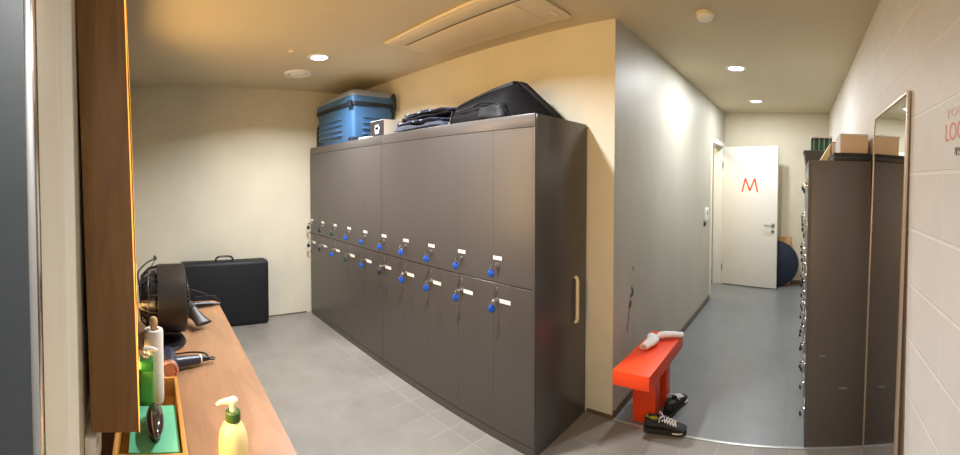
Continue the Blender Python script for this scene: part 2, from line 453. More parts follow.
ac = thing('air_conditioner', 'long cream cassette air conditioner set in the ceiling above the lockers', 'air conditioner', (-1.915, 1.865, CZ))
hw, hd_ = .605, .262
b = B(); b.box(-hw, hw, -hd_, hd_, -.022, 0, bev=.012, seg=3); b.put('panel', 'ac_plastic', ac)
b = B(); b.box(-hw+.07, hw-.07, -hd_+.03, -.130, -.025, -.021, bev=.003); b.put('intake_grille', 'ac_plastic', ac)
b = B(); b.box(-hw+.08, hw-.08, -.122, -.114, -.0235, -.0215); b.put('air_slot', 'slot', ac)
b = B(); b.box(-hw+.10, hw-.16, -.10, .195, -.027, -.021, bev=.004, rot=Matrix.Rotation(.012, 3, 'X'), at=(0, .05, -.024)); b.put('louver', 'ac_plastic', ac)
b = B(); b.box(hw-.06, hw-.045, .10, .19, -.0245, -.0215, bev=.002); b.put('indicator', 'white_plastic', ac)

# ------------------------------------------------------------------ left lockers
YF, YK, LH = 1.738, 2.285, 1.8406
X0 = -1.2925; PW = .2957
SEAM, DTOP, DBOT = .905, 1.768, .055
def locker_unit(xl, label):
    t = thing('locker_cabinet', label, 'locker', (xl, YF, 0), group='dark grey steel locker banks')
    w = PW*5
    b = B(); b.box(.001, w-.001, .021, YK-YF, .0, LH, bev=.003)
    b.box(.001, w-.001, 0, .021, DTOP+.003, LH, bev=.002); b.box(.001, w-.001, .002, .021, 0, DBOT-.003)
    b.box(w-.014, w-.001, 0, .021, DBOT-.003, DTOP+.003); b.box(.001, .006, 0, .021, DBOT-.003, DTOP+.003)
    b.put('body', 'locker', t)
    for k in range(5):
        a, c = k*PW+(.007 if k == 0 else .0003), (k+1)*PW-(.015 if k == 4 else .0003)
        for row in (1, 0):
            z0, z1 = (SEAM+.003, DTOP) if row else (DBOT, SEAM-.003)
            b = B(); b.box(a, c, .0, .019, z0, z1, bev=.0007, seg=1); d = b.put('door', 'locker', t)
            lx = k*PW+.032; lz = 1.010 if row else .812
            b = B(); b.cyl((lx, 0, lz), (lx, -.007, lz), .0125, .011, n=20); b.cyl((lx, -.007, lz), (lx, -.014, lz), .008, n=16); b.put('lock', 'chrome', d)
            b = B()
            if row: b.box(lx-.031, lx+.034, -.002, 0, lz+.027, lz+.048)
            else: b.box(lx+.018, lx+.098, -.002, 0, lz-.016, lz+.006)
            b.put('number_label', 'label', d, label='white number sticker')
            if not row:
                b = B(); b.box(lx-.004, lx+.004, -.0015, 0, lz+.036, lz+.072, bev=.0006); b.put('tag_glint', 'steel', d)  # thin pale strip standing in for the upper key tag's reflection
    return t
unit_l = locker_unit(X0-PW*10, 'left bank of dark grey steel lockers under the blue case and folded clothes')
unit_r = locker_unit(X0-PW*5, 'right bank of dark grey steel lockers under the black bag, nearest the orange bench')
b = B(); b.tube([(PW*5-.001, .415, .622), (PW*5+.012, .415, .628), (PW*5+.016, .415, .65), (PW*5+.016, .415, .87), (PW*5+.012, .415, .892), (PW*5-.001, .415, .898)], .011, n=10)
b.put('pull_handle', 'cream_plastic', unit_r, label='cream plastic handle bar on side panel')

ORD = ['first', 'second', 'third', 'fourth', 'fifth', 'sixth', 'seventh', 'eighth', 'ninth', 'tenth']
UP = ['fob_dark', 'fob_dark', 'fob_green']+['fob_blue']*7
LO = ['fob_dark', 'fob_dark', 'fob_blue', 'fob_green', 'fob_blue', 'fob_dark', 'fob_blue', 'fob_blue', 'fob_blue', 'fob_blue']
CN = {'fob_dark': 'dark', 'fob_green': 'dark green', 'fob_blue': 'blue'}
def make_key(fm, sway):
    t = thing('locker_key', '', 'key', (0, 0, 0), group='keys hanging in the long locker bank')
    b = B(); b.box(-.0015, .0015, -.018, .004, -.004, .004); b.cyl((-.0012, -.024, 0), (.0012, -.024, 0), .0095, n=18)
    b.put('key_blade', 'chrome', t)
    b = B(); b.torus((sway*.3, -.028, -.013), (1, 0, 0), .011, .0011, n=20, m=6); b.put('split_ring', 'steel', t)
    r = Matrix.Rotation(.75, 3, 'Z') @ Matrix.Rotation(sway*8, 3, 'Y')
    b = B(); b.ell((sway, -.028, -.047), (.0195, .0045, .0225), rot=r); b.ell((sway*.6, -.028, -.027), (.006, .003, .007), rot=r)
    b.put('key_fob', fm, t, label=CN[fm]+' plastic fob')
    return t
first = {}
for row, cols in ((1, UP), (0, LO)):
    for k in range(10):
        fm = cols[k]
        loc = (X0-PW*10+k*PW+.032, YF-.012, 1.010 if row else .812)
        lab = 'locker key with %s fob in the %s row, %s lock from the left end' % (CN[fm], 'upper' if row else 'lower', ORD[k])
        if fm in first: dup(first[fm], loc, rz=random.uniform(-.3, .3), label=lab)
        else:
            first[fm] = make_key(fm, -.010); first[fm].location = loc; first[fm]['label'] = lab

# ------------------------------------------------------------------ things on the left lockers
def soft_box(x0, x1, y0, y1, z0, z1, cuts=6, bev=.02, amp=.01, freq=6, seed=0, top=None):
    bm = bmesh.new(); box(bm, x0, x1, y0, y1, z0, z1)
    bmesh.ops.subdivide_edges(bm, edges=bm.edges[:], cuts=cuts, use_grid_fill=True)
    cx, cy, cz = (x0+x1)/2, (y0+y1)/2, (z0+z1)/2; hx_, hy_, hz_ = (x1-x0)/2, (y1-y0)/2, (z1-z0)/2
    for v in bm.verts:
        p = v.co.copy(); q = [(p.x-cx)/hx_, (p.y-cy)/hy_, (p.z-cz)/hz_]
        # round the corners by pulling towards a rounded box
        e = []
        for a, h in zip(q, (hx_, hy_, hz_)):
            lim = max(0, 1-bev/h); e.append(max(0, abs(a)-lim)*h)
        L = math.sqrt(sum(x*x for x in e))
        if L > bev:
            k = bev/L
            q = [math.copysign(max(abs(a)-ee*(1-k)/h, 0), a) for a, ee, h in zip(q, e, (hx_, hy_, hz_))]
        n = noise.noise_vector(p*freq+Vector((seed*3.1, seed, 0)))*amp
        v.co = Vector((cx+q[0]*hx_, cy+q[1]*hy_, cz+q[2]*hz_))+n
        if v.co.z < z0: v.co.z = z0
        if top is not None and v.co.z > top: v.co.z = top
    o = B(); o.bm.free(); o.bm = bm; return o

case = thing('storage_case', 'light blue plastic storage case with grey lid and dark straps on the lockers', 'case', (-3.78, 2.03, LH)); case.scale = (1, 1, 1.05)
def rr(hx_, hy_, r, z, n=5):
    out = []
    for sx, sy, a0 in ((1, 1, 0), (-1, 1, PI/2), (-1, -1, PI), (1, -1, 1.5*PI)):
        for i in range(n+1):
            a = a0+PI/2*i/n; out.append((sx*(hx_-r)+r*math.cos(a), sy*(hy_-r)+r*math.sin(a), z))
    return out
b = B(); b.loft([rr(.385, .205, .03, .004), rr(.392, .212, .035, .02), rr(.412, .228, .04, .30), rr(.412, .228, .04, .335)]); b.put('case_body', 'case_blue', case)
b = B(); b.loft([rr(.420, .236, .045, .335), rr(.424, .240, .05, .35), rr(.424, .240, .05, .41)]); b.put('case_rim', 'case_blue', case)
b = B(); b.loft([rr(.418, .234, .05, .41), rr(.412, .228, .05, .44), rr(.385, .205, .05, .468), rr(.32, .15, .05, .48)]); b.put('lid', 'case_lid', case)
b = B(); b.loft([rr(.4275, .2435, .05, .325), rr(.4285, .2445, .05, .33), rr(.4285, .2445, .05, .352), rr(.4275, .2435, .05, .357)]); b.put('strap', 'strap_dark', case)
for dx in (.40,):
    b = B(); b.box(.36, .425, -.262, -.238, .305, .365, bev=.006); b.put('latch', 'strap_dark', case)
b = B()
for z in (.07, .12, .17, .22): b.box(-.39, .18, -.236+.0*z, -.20, z, z+.012, bev=.003)
for z in (.07, .12, .17, .22): b.box(.38, .418, -.12, .16, z, z+.012, bev=.003)
b.put('rib', 'case_blue', case)
for x0_, x1_, y0_, y1_ in ((.335, .415, -.24, -.16), (-.415, -.335, -.24, -.16), (.335, .415, .14, .2)):
    b = B(); b.box(x0_, x1_, y0_, y1_, 0, .045, bev=.010); b.put('foot', 'strap_dark', case)
b = B(); b.tube([(-.40, -.21, .04), (-.43, -.215, .06), (-.44, -.21, .16), (-.43, -.205, .22), (-.405, -.2, .23)], .012, smooth=4); b.put('side_handle', 'strap_dark', case)
b = B(); b.tube([(.415, .20, .30), (.45, .21, .30), (.455, .21, .42), (.44, .20, .44), (.41, .2, .40)], .012, smooth=4); b.put('side_handle', 'strap_dark', case)

bx = thing('small_box', 'small white box with a black printed front beside the blue case on the lockers', 'box', (-2.925, 1.905, LH))
b = B(); b.box(-.11, .11, -.113, .113, 0, .138, bev=.003); b.put('carton', 'box_white', bx)
b = B(); b.box(-.108, .108, -.1145, -.113, .003, .135); b.put('printed_front', 'box_black', bx, label='black printed front')
b = B(); b.box(-.025, .03, -.1155, -.1145, .03, .10); b.box(-.03, .04, -.1155, -.1145, .06, .085); b.put('printed_patch', 'box_white', bx)
b = B(); b.box(-3.16, -2.98, 1.745, 1.80, LH, LH+.012, bev=.002)
tag(b.put('paper_slip', 'label'), 'white paper slip lying at the locker edge before the small box', 'paper')

# folded clothes
def garment(z0, th, seed, m, label, x0=-2.72, x1=-2.03, y0=1.80, y1=2.20, stripes=False):
    t = thing('folded_garment', label, 'clothes', ((x0+x1)/2, (y0+y1)/2, LH+z0), group='folded dark garments on the lockers')
    w, d = (x1-x0)/2, (y1-y0)/2
    b = soft_box(-w, w, -d, d, 0, th, cuts=14, bev=th*.48, amp=.024, freq=9, seed=seed, top=th); b.put('cloth', m, t, angle=80)
    b = soft_box(-w*.93, w*.9, -d-.012, d*.3, th*.28, th*.66, cuts=10, bev=th*.18, amp=.010, freq=11, seed=seed+5, top=th*.9); b.put('fold', m, t, angle=80)
    if stripes:
        for i in range(3):
            xx = -w*.75+i*w*random.uniform(.4, .6)
            b = B(); b.ell((xx, -d-.010, th*.5), (random.uniform(.012, .03), .006, .006), n=12, m=8, rot=Matrix.Rotation(random.uniform(-.4, .4), 3, 'Y'))
            b.put('reflective_trim', 'case_lid', t)
    return t
garment(0, .052, 1, 'blue_grey_cloth', 'grey-blue folded garment at the bottom of the clothes pile', -2.67, -2.09, 1.79, 2.20)
garment(.0525, .034, 2, 'navy_cloth', 'navy folded garment second from the bottom of the clothes pile', -2.65, -2.10, 1.80, 2.19, True)
garment(.087, .032, 3, 'black_nylon', 'black folded garment second from the top of the clothes pile', -2.63, -2.09, 1.83, 2.20)
garment(.1195, .032, 4, 'navy_cloth', 'crumpled navy garment topmost of the clothes pile', -2.60, -2.085, 1.84, 2.19, True)

bag = thing('duffel_bag', 'large slouched black nylon bag with a pointed top on the lockers', 'bag', (-1.68, 2.02, LH))
def bag_ring(x, h, y0, y1, ym, tw):
    # bottom corners, front side, top band, back side
    P = [(y0, 0), (y0-.006, h*.30), (y0*.55+(ym-tw)*.45, h*.66), (ym-tw, h*.93), (ym-tw*.5, h), (ym+tw*.5, h), (ym+tw, h*.95), (y1*.55+(ym+tw)*.45, h*.66), (y1+.004, h*.3), (y1, 0)]
    out = []
    for k in range(len(P)-1):
        for s_ in range(3):
            t_ = s_/3; p = Vector((x, P[k][0]*(1-t_)+P[k+1][0]*t_, P[k][1]*(1-t_)+P[k+1][1]*t_))
            nv = noise.noise_vector(p*14)*.012*(1 if p.z > .01 else 0)*(.35 if p.z > h*.9 else 1)
            out.append((p.x+nv.x, p.y+nv.y, max(0, p.z+nv.z*.6)))
    out.append((x, y1, 0)); return out
st = [(-.392, .07, -.15, .06, -.06, .03), (-.385, .148, -.18, .12, -.06, .05), (-.33, .162, -.20, .18, -.05, .06), (-.25, .182, -.20, .20, -.04, .065), (-.17, .202, -.20, .22, -.03, .07), (-.09, .222, -.20, .23, -.02, .07),
      (-.01, .243, -.20, .235, 0, .07), (.05, .258, -.20, .235, .01, .06), (.075, .258, -.19, .235, .02, .05), (.11, .222, -.16, .235, .04, .045), (.15, .180, -.12, .235, .06, .045), (.19, .136, -.07, .235, .08, .04), (.23, .090, -.02, .23, .10, .04), (.26, .050, .03, .22, .12, .04), (.272, .02, .06, .20, .13, .03)]
b = B(); b.loft([bag_ring(*q) for q in st]); b.put('bag_body', 'black_nylon', bag, angle=70)
b = B(); b.loft([[(x, ym-tw-.012, h*.90), (x, ym-tw-.006, h*.985), (x, ym-tw*.4, h+.004), (x, ym+tw*.3, h+.003), (x, ym+tw*.3, h-.01)] for x, h, y0, y1, ym, tw in st[1:8]]); b.put('top_flap', 'black_nylon_shine', bag, angle=60)
b = soft_box(-.10, .10, -.222, -.15, .0, .105, cuts=8, bev=.03, amp=.016, freq=12, seed=9); b.put('front_pocket', 'black_nylon_shine', bag, angle=70)
b = B(); b.tube([(-.30, -.214, .085), (-.2, -.215, .095), (-.11, -.214, .112)], .004, smooth=5); b.put('zipper', 'zip', bag)
b = B(); b.tube([(-.13, -.214, .10), (-.05, -.226, .112), (.04, -.222, .10), (.10, -.20, .06), (.13, -.175, .014)], .007, n=8, smooth=5); b.put('carry_strap', 'black_nylon', bag)
b = B(); b.tube([(.070, -.02, .250), (.11, .0, .215), (.15, .02, .172), (.19, .045, .128), (.23, .065, .085), (.262, .085, .045), (.272, .10, .022)], [.006, .012, .014, .014, .014, .012, .010], n=8, smooth=1); b.put('piping', 'black_nylon_shine', bag)
b = B(); b.ell((-.37, -.205, .018), (.014, .012, .014)); b.tube([(-.37, -.2, .02), (-.36, -.2, .06), (-.355, -.19, .10)], .005, smooth=4); b.put('strap_buckle', 'zip', bag)

# ------------------------------------------------------------------ black padded case by the end wall
pc = thing('carrying_case', 'black padded carrying case standing against the far left wall', 'case', (-4.195, .75, 0))
b = B(); b.box(-.09, .09, -.455, .455, .004, .665, bev=.035, seg=4); b.put('shell', 'case_vinyl', pc)
b = B()
for x in (-.03, .03):
    b.loft([[(x+dx, y*s, .335+z*s2) for y, z in ((-.458, -.33), (.458, -.33), (.458, .333), (-.458, .333))] for dx, s, s2 in ((-.004, 1, 1), (.004, 1, 1))], caps=False)
b.put('seam', 'black_satin', pc)
b = B(); b.tube([(.0, -.09, .66), (.0, -.085, .69), (.0, -.05, .71), (.0, .05, .71), (.0, .085, .69), (.0, .09, .66)], .010, smooth=4); b.put('carry_handle', 'black_plastic', pc)
b = B(); b.box(.088, .097, -.33, -.10, .25, .34, bev=.004); b.put('pocket', 'case_vinyl', pc)
b = B(); b.tube([(.098, -.32, .335), (.1, -.2, .341), (.098, -.11, .335)], .003); b.put('zipper', 'zip', pc)

# ------------------------------------------------------------------ vanity: counter, LED mirror
CT = .76
vc = thing('vanity_counter', 'long light wood counter along the left wall under the mirror', 'counter', (-1.6, .1, 0))
b = B()
def V(x, y): return (x+1.6, y-.1)
cpts = [V(-.78, lw(-.78)+.003), V(-.78, .368), V(-1.6, .389), V(-2.46, .398), V(-2.485, .389), V(-2.5, .37), V(-2.515, lw(-2.515)+.003)]
poly(b.bm, cpts, CT-.032, CT); b.put('worktop', 'counter', vc)
for x in (-.82, -1.65, -2.46):
    b = B(); poly(b.bm, [V(x, lw(x)+.006), V(x, .345), V(x-.02, .345), V(x-.02, lw(x)+.006)], 0, CT-.032); b.put('support_panel', 'dark_wood', vc)

vm = thing('vanity_mirror', 'wood framed mirror cabinet with a glowing warm edge on the left wall', 'mirror', (-.95, -.043+1.5*MT, 0), rz=mirror_yaw)
vm.rotation_euler = (MT, 0, mirror_yaw)
ML = 1.84; z0, z1 = .918, 2.06; dp = .113
b = B()
b.box(-.03, 0, -dp, -.002, z0, z1, bev=.0015); b.box(-ML, -ML+.03, -dp, -.002, z0, z1, bev=.0015)
b.box(-ML+.03, -.03, -dp, -.002, z0, z0+.03); b.box(-ML+.03, -.03, -dp, -.002, z1-.03, z1); b.box(-ML+.03, -.03, -dp, -dp+.012, z0+.03, z1-.03)
b.put('cabinet_frame', 'dark_wood', vm)
b = B(); b.box(-ML+.036, -.036, -.012, -.006, z0+.036, z1-.036); b.put('mirror_glass', 'mirror', vm, flat=True)
b = B()
b.box(-.030, -.0004, -.002, 0, z0, z1); b.box(-ML, -ML+.03, -.002, 0, z0, z1)
b.box(-ML+.03, -.03, -.002, 0, z1-.03, z1); b.box(-ML+.03, -.03, -.002, 0, z0, z0+.03)
b.put('light_strip', 'led', vm, flat=True, label='glowing warm light strip')
# white socket on the wall under the mirror cabinet
so = thing('power_socket', 'white plastic power socket on the wall under the near end of the mirror', 'socket', (-1.0, lw(-1.0)+.001, .85), rz=mirror_yaw)
b = B(); b.box(-.06, .06, 0, .028, -.06, .055, bev=.005); b.put('socket_plate', 'white_plastic', so)
b = B()
for x in (-.028, .028): b.box(x-.014, x+.014, .028, .032, -.03, .03, bev=.002)
b.put('socket_switch', 'white_plastic', so)

# ------------------------------------------------------------------ things on the counter
fan = thing('desk_fan', 'black round desk fan seen from its side on the counter', 'fan', (-1.95, .054, CT))
fz = .188
b = B(); b.lathe([(.12, 0), (.125, .006), (.118, .016), (.06, .022), (.03, .026)], origin=(.06, .0, 0), n=36, sy=.8); b.put('fan_base', 'black_plastic', fan)
b = B(); b.tube([(.04, -.01, .022), (.02, -.06, .05), (.0, -.07, .12), (0, -.06, fz)], .018, smooth=5); b.put('stand', 'black_plastic', fan)
b = B(); b.lathe([(.150, -.03), (.156, -.028), (.158, .0), (.158, .075), (.156, .098), (.150, .1), (.148, .09), (.148, -.02), (.150, -.03)], origin=(0, 0, fz), axis=(0, 1, 0), n=48, caps=False); b.put('shroud', 'black_satin', fan)
b = B()
for i in range(36):
    a = 2*PI*i/36; c, s = math.cos(a), math.sin(a)
    b.tube([(c*.151, -.025, fz+s*.151), (c*.14, -.07, fz+s*.14), (c*.105, -.105, fz+s*.105), (c*.05, -.115, fz+s*.05)], .0022, n=5)
b.torus((0, -.07, fz), (0, 1, 0), .14, .003); b.torus((0, -.105, fz), (0, 1, 0), .105, .003)
b.put('rear_grille', 'black_satin', fan)
b = B(); b.lathe([(.03, -.114), (.065, -.110), (.095, -.096), (.130, -.04), (.07, -.015), (.02, -.01)], origin=(0, 0, fz), axis=(0, 1, 0), n=32); b.put('motor_housing', 'black_plastic', fan)
b = B()
for i in range(36):
    a = 2*PI*i/36; c, s = math.cos(a), math.sin(a)
    b.tube([(c*.15, .098, fz+s*.15), (c*.09, .112, fz+s*.09), (c*.03, .116, fz+s*.03)], .0018, n=5)
b.lathe([(.035, .112), (.035, .12), (.02, .124)], origin=(0, 0, fz), axis=(0, 1, 0)); b.torus((0, .111, fz), (0, 1, 0), .095, .002)
b.put('front_grille', 'black_plastic', fan)
for i in range(4):
    a = PI/2*i+.3; b = B(); rg = []
    for r in (.025, .06, .10, .138):
        w = .02+.028*(r/.138); c, s = math.cos(a), math.sin(a)
        t_ = Vector((-s, 0, c)); p = Vector((c*r, .035, fz+s*r)); y = Vector((0, 1, 0))
        rg.append([p-t_*w-y*.016, p+t_*w+y*.016, p+t_*w+y*.019, p-t_*w-y*.013])
    b.loft(rg); b.put('blade', 'black_plastic', fan)
b = B(); b.cyl((0, .0, fz), (0, .06, fz), .026); b.put('hub', 'black_plastic', fan)
b = B(); b.tube([(-.01, -.115, fz+.06), (-.12, -.12, .285), (-.30, -.075, .298), (-.46, -.028, .288), (-.54, -.035, .282)], .0045, smooth=6)
b.tube([(-.02, -.11, fz+.05), (-.14, -.10, .25), (-.36, -.05, .27), (-.46, -.034, .284)], .003, smooth=6)
b.cyl((-.46, -.032, .287), (-.56, -.034, .280), .010); b.put('power_cord', 'black_plastic', fan)

# paper roll on a wooden holder
rl = thing('paper_roll', 'white paper roll on a wooden stick standing in the tray', 'paper roll', (-1.353, .003, CT+.0105))
b = B(); b.lathe([(.016, .008), (.031, .008), (.0315, .012), (.0315, .238), (.030, .243), (.017, .243), (.016, .008)], n=36, caps=False); b.put('roll', 'paper_roll', rl)
b = B(); b.lathe([(.03, 0), (.03, .007), (.009, .008), (.009, .245), (.012, .252), (.0145, .264), (.013, .276), (.008, .283), (1e-4, .285)], n=24); b.put('holder', 'stick_wood', rl)

# wooden tray with its contents
tr = thing('wooden_tray', 'honey coloured wooden tray on the counter under the mirror', 'tray', (-1.195, -.012, CT))
b = B(); hx_, hy_, th = .205, .093, .011
b.box(-hx_, hx_, -hy_, hy_, 0, .010); b.put('tray_floor', 'tray_wood', tr)
b = B(); b.box(-hx_, hx_, hy_-th, hy_, .010, .072, bev=.0015); b.box(-hx_, hx_, -hy_, -hy_+th, .010, .072, bev=.0015)
b.box(-hx_, -hx_+th, -hy_+th, hy_-th, .010, .072, bev=.0015); b.box(hx_-th, hx_, -hy_+th, hy_-th, .010, .072, bev=.0015); b.put('tray_side', 'tray_wood', tr)

te = thing('teal_box', 'flat teal green box lying in the wooden tray', 'box', (-1.144, .005, CT+.0105))
b = B(); b.box(-.103, .112, -.070, .058, 0, .034, bev=.002); b.put('box_base', 'teal', te)
b = B(); b.box(-.105, .114, -.072, .060, .034, .046, bev=.003); b.put('box_lid', 'teal', te)
hb = thing('oval_brush', 'glossy black oval brush on top of the teal box', 'brush', (-1.118, .002, CT+.0575), rz=.0)
b = B(); b.ell((0, 0, .032), (.082, .025, .019), n=28, m=16); b.put('brush_back', 'brush', hb)
b = B(); rg = []
for i in range(10):
    a = i/9
b.lathe([(.017, .0), (.019, .010), (.0195, .026)], n=28, sy=1.0)
for v in b.bm.verts: v.co.x *= 3.2
b.put('bristle_pad', 'black_satin', hb)

gb = thing('pump_bottle', 'green square pump bottle with white pump beside the paper roll', 'bottle', (-1.235, -.030, CT+.044))
gb.location.z = CT+.0105; gb.location.x = -1.286; gb.location.y = -.022
def sq(h, z, r=.008): return rr(h, h*.85, r, z, 4)
b = B(); b.loft([sq(.025, 0), sq(.026, .004), sq(.026, .145)]); b.put('bottle_body', 'green_bottle', gb)
b = B(); b.loft([sq(.0263, .145), sq(.0263, .170), sq(.025, .174), sq(.018, .177)]); b.put('shoulder', 'green_band', gb, label='darker green shoulder')
b = B(); b.lathe([(.010, .177), (.010, .187), (.004, .188), (.004, .200), (.009, .201), (.009, .208), (.004, .211)], n=20)
b.tube([(0, 0, .205), (.0, .02, .205), (0, .036, .199)], [.009, .0075, .005]); b.put('pump', 'white_plastic', gb)

lb = thing('lotion_bottle', 'yellow lotion pump bottle with green collar at the front of the counter', 'bottle', (-1.0, .195, CT))
b = B(); b.lathe([(.036, 0), (.042, .004), (.043, .02), (.043, .085), (.040, .108), (.032, .127), (.021, .137), (.0175, .141)], n=40, sy=.86); b.put('bottle_body', 'lotion', lb)
b = B(); b.lathe([(.0175, .141), (.0190, .143), (.0190, .163), (.0165, .166)], n=32); b.put('collar', 'collar_green', lb)
b = B(); b.lathe([(.0085, .166), (.0085, .182), (.0125, .183), (.013, .193), (.010, .197)], n=24)
b.tube([(0, .004, .1885), (.0, -.014, .191), (0, -.033, .189), (0, -.041, .184)], [.0095, .0085, .006, .004]); b.put('pump', 'lotion_pump', lb)
b = B()
for i in range(5):
    a = -.95+.10*i
    b.tube([(.0436*math.cos(a)*1.0, .0375*math.sin(a), .072-.004*i+.006*math.sin(i*2)), (.0436*math.cos(a+.07), .0375*math.sin(a+.07), .069-.004*i)], .0007, n=5)
b.put('printed_squiggle', 'collar_green', lb)

# hair dryers and tongs
hdry = thing('hair_dryer', 'navy hair dryer with rose gold rim lying behind the wooden tray', 'hair dryer', (-1.60, .06, CT))
b = B(); b.lathe([(.022, -.085), (.030, -.075), (.034, -.02), (.033, .05), (.030, .065)], origin=(0, 0, .036), axis=(1, 0, 0), n=32); b.put('barrel', 'navy_plastic', hdry)
b = B(); b.lathe([(.031, .06), (.035, .064), (.035, .082), (.029, .086), (.024, .080), (.022, .075)], origin=(0, 0, .036), axis=(1, 0, 0), n=32); b.lathe([(1e-4, .072), (.024, .074)], origin=(0, 0, .036), axis=(1, 0, 0), caps=False); b.put('rear_rim', 'rose_gold', hdry, label='rose gold rim')
b = B(); b.tube([(.005, .025, .034), (-.012, .07, .030), (-.03, .125, .026)], [.021, .020, .017], n=16); b.put('handle', 'navy_plastic', hdry)
b = B(); b.tube([(-.030, .125, .026), (-.0315, .130, .026)], .0185, n=16); b.put('handle_ring', 'white_plastic', hdry)
b = B(); b.tube([(-.032, .131, .026), (-.037, .15, .024), (-.041, .168, .021)], [.014, .011, .007], n=12); b.torus((-.045, .178, .019), (0, 0, 1), .011, .003); b.put('cord_end', 'black_plastic', hdry)
b = B(); b.tube([(-.041, .165, .022), (-.06, .15, .035), (-.09, .10, .03), (-.125, .05, .012), (-.13, -.02, .006), (-.09, -.085, .006)], .0035, smooth=6); b.put('power_cord', 'black_plastic', hdry)

d2 = thing('hair_dryer', 'black hair dryer with flared nozzle lying beside the fan', 'hair dryer', (-2.11, .172, CT))
p0, p1, p2 = Vector((-.13, -.04, .095)), Vector((.02, .035, .065)), Vector((.10, .082, .034))
ax = (p1-p0)
b = B(); u, v = frame(ax)
b.loft([circ(p0, u, v, .032, 28), circ(p0+ax*.08, u, v, .040, 28), circ(p0+ax*.6, u, v, .041, 28), circ(p1, u, v, .034, 28)]); b.put('barrel', 'black_satin', d2)
ax2 = p2-p1; u2 = Vector((-.55, .83, 0)).normalized(); v2 = ax2.normalized().cross(u2).normalized()
b = B(); b.loft([circ(p1, u2, v2, .034, 28), circ(p1+ax2*.25, u2, v2, .032, 28, .026), circ(p1+ax2*.8, u2, v2, .045, 28, .014), circ(p2, u2, v2, .050, 28, .011)]); b.put('nozzle', 'black_satin', d2)
b = B(); b.tube([(-.07, -.03, .075), (-.10, -.07, .045), (-.13, -.13, .020)], [.020, .019, .017], n=16); b.put('handle', 'black_plastic', d2)
b = B(); b.tube([(-.13, -.13, .02), (-.2, -.17, .008), (-.26, -.12, .005)], .0035, smooth=6); b.put('power_cord', 'black_plastic', d2)

ci = thing('curling_iron', 'black curling iron lying across the far end of the counter', 'curling iron', (-2.39, .30, CT))
b = B(); b.tube([(.03, -.12, .020), (.02, -.05, .019), (.005, .03, .016), (.0, .06, .012)], [.019, .019, .013, .010], n=16); b.put('handle', 'black_plastic', ci)
b = B(); b.tube([(.0, .06, .012), (-.012, .10, .010)], [.008, .006], n=10); b.put('cord_grip', 'black_satin', ci)
b = B(); b.tube([(.03, -.12, .02), (.05, -.25, .020)], [.013, .012], n=16); b.put('barrel', 'black_satin', ci)
b = B(); b.tube([(-.012, .10, .010), (-.04, .09, .03), (-.07, .02, .055), (-.09, -.08, .085), (-.11, -.16, .09), (-.12, -.24, .02)], .0032, smooth=6); b.put('power_cord', 'black_plastic', ci)

# ------------------------------------------------------------------ orange-red bench, socks, shoes
bn = thing('bench', 'orange-red slab bench standing against the corridor wall', 'bench', (-.872, 2.37, 0))
b = B(); b.box(-.112, .106, -.325, .325, .358, .440, bev=.003); b.put('seat', 'red', bn)
for y0 in (-.034, .175):
    b = B(); b.box(-.112, .036, y0, y0+.085, 0, .358, bev=.002); b.put('leg', 'red', bn)

def sock(name_label, loc, rz, pts, rad, fl):
    t = thing('sock', name_label, 'sock', loc, rz, group='white socks on the bench')
    P = spline(pts, 5); n = 16; rings = []
    for i, p in enumerate(P):
        d = (P[min(i+1, len(P)-1)]-P[max(i-1, 0)]).normalized(); u = Vector((0, 0, 1)).cross(d).normalized(); w = d.cross(u)
        f = i/(len(P)-1)*(len(rad)-1); a = int(min(f, len(rad)-2)); r = rad[a]*(1-(f-a))+rad[a+1]*(f-a)
        rg = []
        for q in circ(p, u, w, r, n, r*fl):
            nv = noise.noise_vector(q*30)*.006; q = q+nv; q.z = max(q.z, 0.001); rg.append(q)
        rings.append(rg)
    b = B(); b.loft(rings); b.put('knit', 'sock', t, angle=80)
    b = B(); u, w = frame(P[0]-P[2]); b.loft([circ(P[0]+(P[0]-P[1]).normalized()*.002, u, w, rad[0]*.8, 14, rad[0]*.5), circ(P[0]+(P[0]-P[1]).normalized()*.006, u, w, rad[0]*.6, 14, rad[0]*.35)])
    b.put('opening', 'sock_tan', t, label='tan inside of the cuff')
    return t
SZ = .4405
sock('crumpled white sock on the bench, the one nearer its front edge', (-.90, 2.455, SZ), 0, [(-.02, -.10, .022), (-.01, -.045, .026), (.0, .01, .028), (-.03, .07, .024), (-.05, .12, .016)], [.028, .036, .040, .034, .018], .62)
sock('crumpled white sock on the bench pointing towards its outer edge', (-.855, 2.60, SZ), 0, [(.10, .055, .016), (.06, .03, .020), (.02, .0, .026), (-.02, -.03, .030), (-.05, -.055, .020)], [.024, .028, .033, .034, .020], .6)

